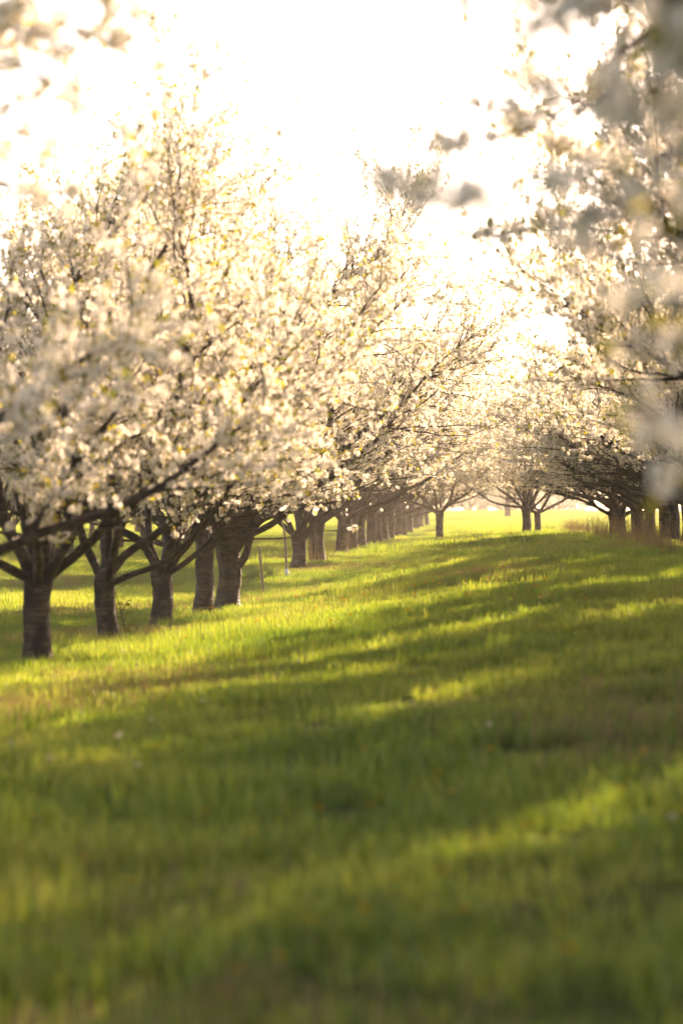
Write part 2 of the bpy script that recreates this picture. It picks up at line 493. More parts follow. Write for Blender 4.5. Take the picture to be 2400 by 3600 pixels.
    if sprays:
        for sp in sprays:
            acc = Acc()
            pp = spline(sp['pts'], sp.get('step', 0.032)); n = len(pp)
            tubes(acc, pp[None], np.linspace(sp.get('r', 0.02), 0.003, n)[None], 6)
            dirs = norm(np.gradient(pp, axis=0)); t = np.linspace(0, 1, n)
            q = np.where(t > sp.get('start', 0.3))[0]
            q = q[rng.random(len(q)) < sp.get('dens', 0.6)]
            off = rng.normal(size=(len(q), 3)) * sp.get('spread', 0.02)
            SP = np.vstack([SP, pp[q] + off]); SD = np.vstack([SD, dirs[q]])
            if len(q): tubes(acc, np.stack([pp[q], pp[q] + off * 0.5 + 0.004, pp[q] + off], 1), np.tile([0.003, 0.0025, 0.0015], (len(q), 1)), 3)
            limb_meshes.append(acc.mesh('limb', M_LIMB, True))
    # blossom clusters: a ball of flowers round each spur
    nc = len(SP)
    per = rng.integers(4, 7, nc)
    if sprays: per[n_site:] = spray_per
    rep = np.repeat(np.arange(nc), per); nf = len(rep)
    u = rand_unit(rng, nf)
    rad = rng.uniform(0.010, 0.042, nf)
    C = SP[rep] + u * rad[:, None] + np.array([0, 0, 0.006])
    R = rng.uniform(0.021, 0.0275, nf)
    acc = Acc()
    fine_f = (rep >= n_site) if sprays else np.zeros(nf, bool)
    nrm = u + rng.normal(size=(nf, 3)) * 0.35
    if (~fine_f).any(): flower_mesh(acc, C[~fine_f], nrm[~fine_f], R[~fine_f], rng, fine)
    if fine_f.any(): flower_mesh(acc, C[fine_f], nrm[fine_f], R[fine_f], rng, True)
    bl = acc.mesh('blossoms', M_PETAL)
    nl = int(nc * leaf_rate)
    li = rng.integers(0, nc, nl)
    acc = Acc()
    D = SD[li] * 0.6 + rand_unit(rng, nl) * 0.8 + np.array([0, 0, 0.35])
    leaf_mesh(acc, SP[li] + norm(D) * 0.03, D, rng.uniform(0.030, 0.068, nl), rng)
    lv = acc.mesh('leaves', M_LEAF)
    return dict(trunk=tm, limbs=limb_meshes, blossoms=bl, leaves=lv)

TREE_NO = [0]
def place_tree(meshes, loc, label, group, rotz=0.0, scale=1.0, cat='tree', name='cherry_tree'):
    root = bpy.data.objects.new(name, None); COL.objects.link(root)
    root.empty_display_size = 0.3
    root.location = loc; root.rotation_euler = (0, 0, rotz); root.scale = (scale,) * 3
    tag(root, label, cat, group)
    link('trunk', meshes['trunk'], root)
    for lm in meshes['limbs']: link('limb', lm, root)
    tag(link('blossoms', meshes['blossoms'], root), kind='stuff')
    tag(link('leaves', meshes['leaves'], root), kind='stuff')
    return root

def polar(az, el, L, r=0.07):
    return dict(az=math.radians(az), el=math.radians(el), L=L, r=r)

GL = 'blossoming cherry trees of the left row'
GR = 'blossoming cherry trees of the right row'

# --- the trees of the left row whose trunks and limbs the photograph shows clearly (x right, y away, z up)
T1 = build_tree(11, 0.82, 0.125, (0.02, 0), [
    dict(pts=[(0.0, 0, .62), (-.12, 0.0, .98), (-.26, -.05, 1.25), (-.36, -.1, 1.7), (-.5, -.3, 2.4)], r=.082, L=3.7),
    dict(pts=[(0.03, 0, .65), (.06, .08, 1.0), (.07, .12, 1.35), (.02, .2, 1.9), (.15, .3, 2.6)], r=.085, L=3.9),
    dict(pts=[(0.05, 0, .68), (.22, -.05, 1.0), (.38, -.1, 1.25), (.46, -.14, 1.38), (.75, -.2, 1.44), (1.0, -.28, 1.54), (1.24, -.35, 1.66), (1.5, -.4, 1.9), (1.75, -.45, 2.15)], r=.07, L=2.6),
    polar(95, 48, 3.3), polar(-80, 46, 3.0, .06), polar(20, 62, 3.6), polar(-150, 40, 2.8, .06), polar(60, 72, 3.7), polar(-20, 66, 3.5)], rmax=2.6, size=1.42)
T2 = build_tree(12, 0.74, 0.105, (-.03, 0), [
    dict(pts=[(-.02, 0, .55), (-.14, 0, .86), (-.26, 0, 1.1), (-.34, -.04, 1.4), (-.6, -.1, 2.1)], r=.075, L=3.5),
    dict(pts=[(-.01, 0, .55), (.0, .05, .9), (.0, .08, 1.25), (.1, .1, 1.9)], r=.07, L=3.9),
    dict(pts=[(.02, 0, .55), (.06, .03, .9), (.12, .0, 1.2), (.35, -.1, 1.6), (.8, -.2, 2.1)], r=.06, L=3.5),
    polar(100, 50, 3.2), polar(-60, 42, 2.9, .06), polar(0, 35, 2.7, .05), polar(30, 66, 4.0)], rmax=2.7, size=1.5)
T3 = build_tree(13, 0.80, 0.125, (0.0, 0), [
    dict(pts=[(-.02, 0, .62), (-.12, 0, .88), (-.28, 0, 1.12), (-.5, .0, 1.24), (-.85, -.05, 1.5)], r=.075, L=3.4),
    dict(pts=[(.02, 0, .62), (.07, .04, .95), (.10, .06, 1.4), (.08, .1, 2.0)], r=.072, L=3.9),
    dict(pts=[(.03, 0, .62), (.2, 0, .95), (.38, -.03, 1.15), (.5, -.05, 1.45), (.9, -.1, 2.0)], r=.08, L=3.7),
    polar(80, 45, 3.3), polar(-85, 45, 2.9, .06), polar(40, 60, 3.9), polar(-20, 30, 2.7, .05), polar(15, 68, 3.9), polar(150, 72, 3.8)], rmax=2.9, size=1.6, n_clusters=8200)
T4 = build_tree(14, 1.18, 0.135, (0.03, 0), [
    dict(pts=[(.06, -.02, .95), (.2, -.07, 1.16), (.4, -.1, 1.14), (.67, -.13, 1.2), (1.1, -.2, 1.43), (1.48, -.26, 1.78), (1.85, -.3, 2.03), (2.31, -.4, 2.4)], r=.072, L=3.6, sec_from=.3),
    dict(pts=[(-.02, 0, 1.0), (-.12, 0, 1.4), (-.2, 0, 1.8), (-.4, 0, 2.5)], r=.085, L=3.5),
    dict(pts=[(.03, 0, 1.0), (.13, .0, 1.4), (.25, .05, 1.85), (.5, .1, 2.6)], r=.085, L=3.6),
    polar(95, 46, 3.0), polar(-95, 50, 3.0, .06), polar(10, 45, 3.3), polar(170, 36, 2.8, .05), polar(20, 68, 4.3), polar(120, 72, 4.2), polar(-40, 62, 4.0)], rmax=3.2, size=1.65, n_clusters=8600)
T5 = build_tree(15, 1.02, 0.165, (0.0, 0), [
    dict(pts=[(.08, 0, .85), (.25, -.02, 1.1), (.6, -.1, 1.45), (1.0, -.15, 1.75), (1.45, -.2, 2.2)], r=.085, L=3.6),
    dict(pts=[(-.05, 0, .85), (-.18, 0, 1.2), (-.3, 0, 1.6), (-.6, 0, 2.2)], r=.085, L=3.5),
    dict(pts=[(.0, 0, .9), (.05, .05, 1.3), (.1, .08, 1.9)], r=.09, L=3.7),
    dict(pts=[(.1, 0, .6), (.24, 0, .78), (.3, 0, 1.0), (.4, .03, 1.3), (.7, .1, 1.9)], r=.07, L=3.3),
    polar(85, 46, 3.3), polar(-85, 46, 3.0, .06), polar(25, 58, 4.0), polar(10, 70, 4.3), polar(100, 74, 4.2)], rmax=3.3, size=1.65, n_clusters=8600)
T7 = build_tree(17, 0.74, 0.135, (0.0, 0), [
    dict(pts=[(.05, 0, .55), (.2, 0, .74), (.454, -.04, .96), (.8, -.06, 1.2), (1.05, -.1, 1.41), (1.24, -.12, 1.79), (1.5, -.15, 2.08), (1.75, -.2, 2.35)], r=.08, L=3.9, sec_from=.3),
    dict(pts=[(-.05, 0, .55), (-.16, 0, .86), (-.24, 0, 1.0), (-.5, 0, 1.25), (-.9, -.1, 1.7)], r=.07, L=3.5),
    dict(pts=[(.0, 0, .6), (.02, .05, 1.0), (.0, .08, 1.6)], r=.085, L=4.2),
    dict(pts=[(.03, 0, .6), (.15, .1, 1.0), (.4, .2, 1.6), (.8, .3, 2.4)], r=.07, L=4.2),
    polar(90, 46, 3.6), polar(-85, 44, 3.2, .06), polar(15, 55, 4.2), polar(160, 50, 3.8), polar(20, 68, 4.5), polar(60, 75, 4.4)], n_clusters=8200, size=1.65, rmax=3.6)
HEROES = [
    (T1, 130, 21.9, 'large cherry tree whose dark trunk splits into three limbs, leftmost trunk in front', 1.0),
    (T2, 380, 26.0, 'slim leaning cherry trunk with a weed sapling beside its foot', 1.0),
    (T3, 570, 30.3, 'cherry tree with a low wide Y fork like a candelabrum, third trunk from the left', 1.0),
    (T4, 715, 34.7, 'pale straight cherry trunk with one long limb sweeping right over the stakes', 1.0),
    (T5, 805, 38.1, 'thick blackish ridged cherry trunk just left of the short leaning stake', 1.05),
    (T7, 1050, 52.0, 'cherry tree with banded trunk directly right of the stake with white guard', 1.05),
]
for me, px, d, label, s in HEROES:
    place_tree(me, at(px, d), label, GL, 0, s)

# --- four more shapes shared by the other trees
GEN = [build_tree(101, 0.80, 0.108, (0.02, 0.02), size=1.2, rmax=3.2, n_clusters=7000),
       build_tree(102, 0.95, 0.12, (-0.03, 0.0), size=1.2, rmax=3.2, n_clusters=7000),
       build_tree(103, 0.72, 0.115, (0.04, -0.02), n_clusters=7000, size=1.25, rmax=3.3),
       build_tree(104, 0.88, 0.10, (0.0, 0.03), size=1.2, rmax=3.2, n_clusters=7000)]
rng0 = np.random.default_rng(7)

def row(px_or_x, ds, group, labels, default, scale=(1.0, 1.12), fixed_x=True, kinds=(0, 1, 2, 3)):
    for i, d in enumerate(ds):
        if fixed_x: x, y = px_or_x + rng0.normal() * 0.12, d + rng0.normal() * 0.15
        else:
            x, y, _ = at(px_or_x[i], d)
        
        if x < 0 and d < 19: x -= {9.3: 0.55, 13.5: 1.0, 17.7: 0.8}.get(d, 0)
        if x > 0: x += -0.45 if d < 12 else (0.75 if d < 36 else 0.25)
        z = float(ground(x, y))
        v = kinds[int(rng0.integers(0, len(kinds)))]
        o = place_tree(GEN[v], (x, y, z), labels.get(i, 'flowering cherry boughs high on the right, their trunk outside the view' if x > 0 and d < 36 else default), group, rng0.uniform(0, 6.28), rng0.uniform(*scale))
        o.rotation_euler[0] = rng0.normal() * .04; o.rotation_euler[1] = rng0.normal() * .04
        o.scale[2] *= rng0.uniform(.93, 1.08) * (1.36 if x > 2 and d < 27 else 1)  # near right trees stretched taller so their crowns shade the foreground grass

# left row: nearer trees left of the frame whose branches reach into it
row(-4.15, [13.5, 17.7], GL, {0: 'soft focus flowering cherry boughs along the left edge above the meadow', 1: 'cherry tree at the left edge with large blurred blossoms before the leftmost trunk'},
    'cherry tree', (1.0, 1.05), kinds=(0, 2))
# left row beyond the stakes
PXL = [1112, 1200, 1240, 1267, 1305, 1330, 1352, 1372, 1397, 1418, 1440, 1462, 1480, 1500]
DL = [56.8, 66.5, 72.0, 77.0, 83.5, 89.0, 95.0, 101.0, 108.0, 116.0, 124.0, 133.0, 143.0, 154.0]
row(PXL, DL, GL, {0: 'dark barked cherry tree with dead stalks leaning on it, behind the banded trunk',
    1: 'cherry tree with pale weeds at its foot where the left row closes up',
    2: 'light sided cherry trunk close behind the one with pale weeds at its foot',
    3: 'dark slim cherry trunk with a lit right edge, third of the far unbroken left row'},
    'far blossoming cherry tree in the narrowing left row, its trunk merging with its neighbours', (1.38, 1.5), False)

# right row
DR = [9.9, 13.2, 16.3, 19.4, 22.5, 25.6, 28.9, 32.2, 35.6, 39.3, 42.2, 45.0, 47.9, 50.6, 53.4, 56.2, 59.0, 62.0, 64.9, 67.7, 70.6, 73.5, 76.4, 79.3]
row(3.75, DR, GR, {0: 'near right cherry tree with soft blurred branches behind the closest sprays',
    9: 'cherry tree at the right edge, nearest trunk visible there, brown weed stalks round it'},
    'blossoming cherry tree in the crowded right row, branches reaching over the grass lane', (1.06, 1.15))

# second and third rows seen between the left trunks
row(-11.2, [55, 59.5, 64, 68.5, 73, 78, 83, 88, 94, 100, 107, 115], 'cherry trees of the second row on the left', {},
    'small looking cherry tree in the second row, seen between the left trunks', (1.0, 1.12))
row(-18.3, [88, 93, 98, 104, 110, 117, 125], 'cherry trees of the third row on the left', {},
    'distant cherry tree of the third row, glimpsed under the left canopy', (1.0, 1.15))

# the next block of orchard at the end of the lane
TC = build_tree(31, 0.85, 0.13, (0, 0), [
    dict(pts=[(-.04, 0, .72), (-.2, 0, .86), (-.6, -.03, .92), (-1.0, -.05, 1.02), (-1.45, -.1, 1.3), (-1.9, -.1, 1.6)], r=.055, L=2.9, sec_from=.35),
    dict(pts=[(-.03, 0, .75), (-.2, 0, 1.2), (-.42, 0, 1.6), (-.8, 0, 2.2)], r=.06, L=3.5),
    dict(pts=[(0, 0, .75), (-.1, 0, 1.3), (-.2, .05, 2.0)], r=.06, L=3.9),
    dict(pts=[(.03, 0, .75), (.2, 0, 1.1), (.45, 0, 1.6), (.8, 0, 2.3)], r=.085, L=3.7),
    dict(pts=[(.03, 0, .8), (.1, .05, 1.3), (.15, .1, 2.0)], r=.06, L=3.9),
    polar(90, 50, 3.4), polar(-90, 50, 3.2, .06), polar(0, 35, 3.0, .05)], rmax=2.9)
place_tree(TC, at(1850, 92), 'fan shaped cherry tree standing alone at the end of the grass lane', 'cherry trees of the far orchard block', 0, 1.28)
FAR = [(1888, 100, 'cherry tree half hidden behind the fan shaped tree at the end of the lane'),
       (1545, 96, 'far cherry tree with low limb curving over grass, left of the fan shaped tree')]
for i, (px, d, lab) in enumerate(FAR):
    place_tree(GEN[i], at(px, d), lab, 'cherry trees of the far orchard block', [0.4, 5.2][i], 1.22)
for i, (px, d) in enumerate([(1570, 305), (1650, 300), (1725, 312), (1800, 304), (1870, 315), (1950, 302), (2030, 310)]):
    place_tree(GEN[i % 4], at(px, d), 'pale cherry tree in the far block closing the lane, washed out by the light', 'cherry trees of the far orchard block', i * 1.3, 2.0)

# --- the nearest tree: its trunk stands right of the frame, its sprays hang into the view out of focus
bx, by = 3.3, 5.6
bz = float(ground(bx, by))
base = np.array([bx, by, bz])
def spr(pts, **kw):
    return dict(pts=[np.asarray(p) - base for p in pts], **kw)
hub = base + np.array([0, 0, 0.95])
J1 = P(2650, 60, 5.2); J2 = P(2600, 600, 5.2); J3 = P(2650, 1350, 5.6)
sprays = [
    spr([hub, P(3700, 300, 5.5), J1, P(2300, 130, 5.0), P(2120, 320, 5.0)], r=.045, start=.62, dens=.75, spread=.035),
    spr([J1, P(2330, -20, 5.0), P(2100, 10, 4.95), P(1960, 25, 4.9)], start=.35, dens=.8, spread=.035),
    spr([P(2330, -20, 5.0), P(2050, -40, 4.9), P(1900, 110, 4.85), P(1765, 80, 4.8)], r=.008, start=.55, dens=.6, spread=.02),
    spr([J1, P(2420, 220, 5.0), P(2250, 330, 5.0), P(2200, 470, 4.9)], r=.015, start=.25, dens=.8, spread=.04),
    spr([P(2120, 320, 5.0), P(1960, 380, 4.9), P(1870, 300, 4.85), P(1770, 380, 4.8)], r=.007, start=.55, dens=.65, spread=.02),
    spr([hub, P(3600, 700, 5.6), J2, P(2380, 560, 5.1), P(2150, 640, 5.0), P(1900, 600, 4.9)], r=.04, start=.66, dens=.65, spread=.03),
    spr([P(2250, 600, 5.05), P(2150, 740, 5.0), P(2060, 720, 4.9)], r=.008, start=.2, dens=.6, spread=.025),
    spr([P(2250, 600, 5.05), P(2130, 860, 4.9), P(1960, 890, 4.8)], r=.008, start=.55, dens=.8, spread=.025),
    spr([P(2150, 740, 5.0), P(1900, 760, 4.5), P(1660, 715, 4.2), P(1500, 680, 4.15), P(1360, 695, 4.1)], r=.007, start=.66, dens=.34, spread=.012, step=.02),
    spr([J1, P(2250, -150, 4.9), P(1800, -160, 4.8), P(1590, -5, 4.7)], r=.01, start=.9, dens=.5, spread=.012),
    spr([J2, P(2420, 800, 5.1), P(2340, 950, 5.1), P(2300, 1120, 5.1)], r=.012, start=.3, dens=.65, spread=.04),
    spr([hub, P(3300, 1300, 5.8), J3, P(2420, 1200, 5.6), P(2270, 1190, 5.6)], r=.035, start=.72, dens=.6, spread=.03),
    spr([J3, P(2420, 1400, 5.6), P(2300, 1480, 5.6), P(2220, 1350, 5.5)], r=.012, start=.4, dens=.5, spread=.03),
    spr([P(2420, 1400, 5.6), P(2360, 1560, 5.6), P(2310, 1640, 5.5), P(2300, 1720, 5.5)], r=.008, start=.3, dens=.6, spread=.03),
    spr([J1, P(2480, 180, 5.2), P(2390, 280, 5.1), P(2340, 430, 5.1)], r=.012, start=.25, dens=.8, spread=.06),
    spr([J2, P(2480, 520, 5.2), P(2390, 560, 5.2), P(2290, 520, 5.1)], r=.012, start=.25, dens=.8, spread=.06),
    spr([J1, P(2460, 30, 5.2), P(2380, -10, 5.1), P(2290, 40, 5.1)], r=.012, start=.2, dens=.8, spread=.06),
    spr([J1, P(2450, 100, 5.1), P(2330, 60, 5.0), P(2230, 130, 5.0)], r=.012, start=.3, dens=.85, spread=.04),
    spr([J2, P(2450, 480, 5.1), P(2350, 380, 5.1), P(2300, 250, 5.1)], r=.012, start=.2, dens=.8, spread=.04),
    spr([J2, P(2460, 650, 5.2), P(2330, 700, 5.2), P(2200, 760, 5.1)], r=.012, start=.3, dens=.6, spread=.03),
    spr([J2, P(2450, 900, 5.4), P(2390, 1050, 5.4), P(2370, 1230, 5.4)], r=.012, start=.2, dens=.5, spread=.04),
    spr([J3, P(2450, 1600, 5.7), P(2400, 1690, 5.7)], r=.01, start=.2, dens=.6, spread=.04),
]
NEAR = build_tree(41, 0.9, 0.14, (0, 0), n_clusters=3500, rmax=2.25, sprays=sprays)
place_tree(NEAR, (bx, by, bz), 'nearest cherry branches, heavily blurred sprays hanging into the upper right', GR, 0, 1.0)

lx, ly = -4.5, 9.3
base = np.array([lx, ly, float(ground(lx, ly))])
hub = base + np.array([0, 0, 0.95])
K1 = P(-500, 250, 9.4); K2 = P(-450, 500, 9.4)
sprays = [
    spr([hub, P(-1300, 700, 9.3), K1, P(-100, 60, 9.5), P(180, 40, 9.6)], r=.045, start=.6, dens=.7, spread=.07, step=.022),
    spr([P(-100, 60, 9.5), P(200, -60, 9.6), P(420, 30, 9.6), P(500, 90, 9.6)], r=.01, start=.3, dens=.8, spread=.05, step=.022),
    spr([P(-100, 60, 9.5), P(150, 130, 9.5), P(280, 110, 9.5)], r=.01, start=.1, dens=.85, spread=.06, step=.022),
    spr([P(180, 60, 9.6), P(380, 150, 9.6), P(480, 190, 9.6)], r=.008, start=.4, dens=.7, spread=.04, step=.022),
    spr([K1, P(-80, 260, 9.4), P(90, 240, 9.5), P(180, 330, 9.5)], r=.02, start=.35, dens=.85, spread=.08, step=.022),
    spr([P(90, 240, 9.5), P(250, 320, 9.5), P(345, 285, 9.5)], r=.008, start=.5, dens=.5, spread=.03, step=.022),
    spr([K2, P(-80, 430, 9.4), P(80, 470, 9.5), P(160, 560, 9.5)], r=.02, start=.35, dens=.8, spread=.08, step=.022),
    spr([K2, P(-60, 640, 9.4), P(120, 650, 9.5), P(290, 700, 9.5)], r=.02, start=.35, dens=.55, spread=.06, step=.022),
]
UPLEFT = build_tree(42, 0.85, 0.12, (0, 0), n_clusters=2600, rmax=0.6, sprays=sprays, spray_per=9)
place_tree(UPLEFT, base, 'out of focus cherry branches high in the upper left corner of the view', GL)

# --- yellow green tree showing over the blossoms at the end of the lane
def far_tree():
    rng = np.random.default_rng(5)
    x, y, z = at(1783, 190)
    root = bpy.data.objects.new('broadleaf_tree', None); COL.objects.link(root); root.location = (x, y, z)
    tag(root, 'round yellow green tree peeping over the blossoms at the end of the lane', 'tree')
    a = Acc()
    pp = spline([(0, 0, -.2), (.05, 0, 2), (.1, .1, 4.5), (0, 0, 7.5)], .4)
    tubes(a, pp[None], np.linspace(.28, .05, len(pp))[None], 10)
    for i in range(26):
        p0 = pp[int(rng.integers(5, len(pp) - 1))]; az = rng.uniform(0, 6.28); L = rng.uniform(1.2, 2.4)
        g = grow(p0, np.array([math.cos(az), math.sin(az), .7]), L, .3, .12, .03, rng)
        tubes(a, g[None], np.linspace(.07, .01, len(g))[None], 5)
    link('trunk', a.mesh('trunk', M_BARK, True), root)
    n = 9000
    cc = rand_unit(rng, 60) * rng.uniform(.5, 1, (60, 1)) * np.array([2.4, 2.4, 2.3]) + np.array([0, 0, 6.6])
    k = rng.integers(0, 60, n)
    C = cc[k] + rng.normal(size=(n, 3)) * .36
    a = Acc(); leaf_mesh(a, C, rand_unit(rng, n), rng.uniform(.10, .2, n), rng)
    tag(link('crown', a.mesh('crown', M_FARLEAF), root), kind='stuff')
far_tree()

# ------------------------------------------------------------------ stakes, sapling
def stake(name, d, pts, r, label, guard=False):
    x, y, z = at(pts[0][0], d)
    root = bpy.data.objects.new(name, None); COL.objects.link(root); root.location = (x, y, z)
    tag(root, label, 'stake', 'stakes marking missing trees')
    s = d / F_PX
    rng = np.random.default_rng(int(d))
    pp = [np.array([(px - pts[0][0]) * s, 0.03 * i, (pts[0][1] - py) * s]) for i, (px, py) in enumerate(pts)]
    pp = np.array(spline([pp[0] * 1 + np.array([0.01, 0, -.12])] + pp, 0.05)); n = len(pp)
    a = Acc()
    R = r * np.linspace(1.05, .9, n); R = np.append(R, 0.001); pp = np.vstack([pp, pp[-1] + np.array([0, 0, .004])])
    tubes(a, pp[None], R[None], 8, 1 + .09 * rng.normal(size=(1, n + 1, 8)))
    link('post', a.mesh('post', M_STAKE, False), root)
    if guard:
        a = Acc()
        c = spline([(0.0, -.02, .0), (-.01, -.02, .08), (-.015, -.02, .19)], .03)
        tubes(a, c[None], np.linspace(.05, .038, len(c))[None], 12, 1 + .12 * rng.normal(size=(1, len(c), 12)))
        link('guard', a.mesh('guard', M_WHITE, True), root)
stake('wooden_stake', 43.8, [(927, 2085), (921, 2030), (915, 1975), (909, 1916)], .021, 'short grey wooden stake leaning left in the grass, right of the blackish trunk')
stake('wooden_stake', 48.7, [(1010, 2012), (1006, 1960), (1003, 1905), (998, 1860), (996, 1835), (985, 1805)], .024, 'tall crooked stake with a white guard at its foot', True)

def sapling():
    rng = np.random.default_rng(3)
    x, y, z = at(450, 26.3)
    root = bpy.data.objects.new('sapling', None); COL.objects.link(root); root.location = (x, y, z)
    tag(root, 'small leafy weed sapling with a thin dark stem between the second and third left trunks', 'sapling')
    a = Acc(); b = Acc()
    main = spline([(0, 0, -.05), (-.04, 0, .2), (-.10, 0, .42), (-.14, .02, .56)], .05)
    tubes(a, main[None], np.linspace(.009, .003, len(main))[None], 6)
    pts = []
    for i in range(14):
        p0 = main[int(rng.integers(2, len(main)))]
        g = grow(p0, rng.normal(size=3) + np.array([0, 0, .5]), rng.uniform(.12, .26), .04, .1, .03, rng)
        tubes(a, g[None], np.linspace(.003, .001, len(g))[None], 4); pts.append(g)
    pts = np.vstack(pts); k = rng.integers(0, len(pts), 130)
    leaf_mesh(b, pts[k], rand_unit(rng, 130), rng.uniform(.025, .05, 130), rng)
    link('stem', a.mesh('stem', M_LIMB, True), root)
    link('foliage', b.mesh('foliage', M_WEEDLEAF), root)
sapling()

# ------------------------------------------------------------------ grass
def blades(acc, n, radius, h, w, rng, lean=0.5, levels=3, square=True):
    if square: root = np.stack([rng.uniform(-radius, radius, n), rng.uniform(-radius, radius, n), np.full(n, -0.02)], -1)
    else:
        rr = radius * np.sqrt(rng.random(n)); a = rng.uniform(0, 6.283, n)
        root = np.stack([rr * np.cos(a), rr * np.sin(a), np.full(n, -0.02)], -1)
    H = h * rng.uniform(0.5, 1.15, n); az = rng.uniform(0, 6.283, n)
    ln = np.abs(rng.normal(size=n)) * lean
    out = np.stack([np.cos(az), np.sin(az), np.zeros(n)], -1)
    if not square: out = norm(out * .5 + norm(root + np.array([0, 0, .02])) * .8); ln = ln * .8 + .15
    az2 = az + rng.uniform(0.6, 2.5, n)
    S = np.stack([np.cos(az2), np.sin(az2), np.zeros(n)], -1)
    W = w * rng.uniform(0.6, 1.3, n)
    rows = []
    ts = np.linspace(0, 1, levels + 1)
    for t in ts[:-1]:
        c = root + np.array([0, 0, 1]) * (H * t * (1 - .18 * t * ln))[:, None] + out * (H * ln * t ** 1.8 * .8)[:, None]
        ww = W * (1 - .55 * t ** 2) * .5
        rows += [c - S * ww[:, None], c + S * ww[:, None]]
    rows.append(root + np.array([0, 0, 1]) * (H * (1 - .22 * ln))[:, None] + out * (H * ln * .8)[:, None])
    V = np.stack(rows, 1); m = V.shape[1]
    i = np.arange(n)[:, None] * m
    q = [i + np.array([[2 * k, 2 * k + 1, 2 * k + 3, 2 * k + 2]]) for k in range(levels - 1)]
    t_ = i + np.array([[2 * levels - 2, 2 * levels - 1, 2 * levels]])
    acc.add(V.reshape(-1, 3), quads=np.concatenate(q) if q else None, tris=t_)

def scatter_object(name, sources, pos, idx, rot, scl):
    col = bpy.data.collections.new(name + '_sources')
    for i, me in enumerate(sources):
        o = bpy.data.objects.new('%s_source_%02d' % (name, i), me); col.objects.link(o)
    me = bpy.data.meshes.new(name)
    me.vertices.add(len(pos)); me.vertices.foreach_set('co', np.asarray(pos, np.float32).ravel())
    for nm, typ, prop, val in (('pick', 'INT', 'value', np.asarray(idx, np.int32)), ('turn', 'FLOAT_VECTOR', 'vector', np.asarray(rot, np.float32).ravel()), ('size', 'FLOAT_VECTOR', 'vector', np.asarray(scl, np.float32).ravel())):
        a = me.attributes.new(nm, typ, 'POINT'); a.data.foreach_set(prop, val)
    ob = link(name, me)
    ng = bpy.data.node_groups.new(name + '_nodes', 'GeometryNodeTree')
    ng.interface.new_socket('Geometry', in_out='INPUT', socket_type='NodeSocketGeometry')
    ng.interface.new_socket('Geometry', in_out='OUTPUT', socket_type='NodeSocketGeometry')
    gi = ng.nodes.new('NodeGroupInput'); go = ng.nodes.new('NodeGroupOutput')
    ci = ng.nodes.new('GeometryNodeCollectionInfo'); ci.inputs['Collection'].default_value = col
    ci.inputs['Separate Children'].default_value = True; ci.inputs['Reset Children'].default_value = True
    ip = ng.nodes.new('GeometryNodeInstanceOnPoints'); ip.inputs['Pick Instance'].default_value = True
    def attr(nm, t):
        n = ng.nodes.new('GeometryNodeInputNamedAttribute'); n.data_type = t; n.inputs['Name'].default_value = nm
        return [s for s in n.outputs if s.enabled and s.name == 'Attribute'][0]
    L = ng.links.new
    L(gi.outputs[0], ip.inputs['Points']); L(ci.outputs[0], ip.inputs['Instance'])
    L(attr('pick', 'INT'), ip.inputs['Instance Index']); L(attr('turn', 'FLOAT_VECTOR'), ip.inputs['Rotation']); L(attr('size', 'FLOAT_VECTOR'), ip.inputs['Scale'])
    L(ip.outputs[0], go.inputs[0])
    ob.modifiers.new('scatter', 'NODES').node_group = ng
    return ob

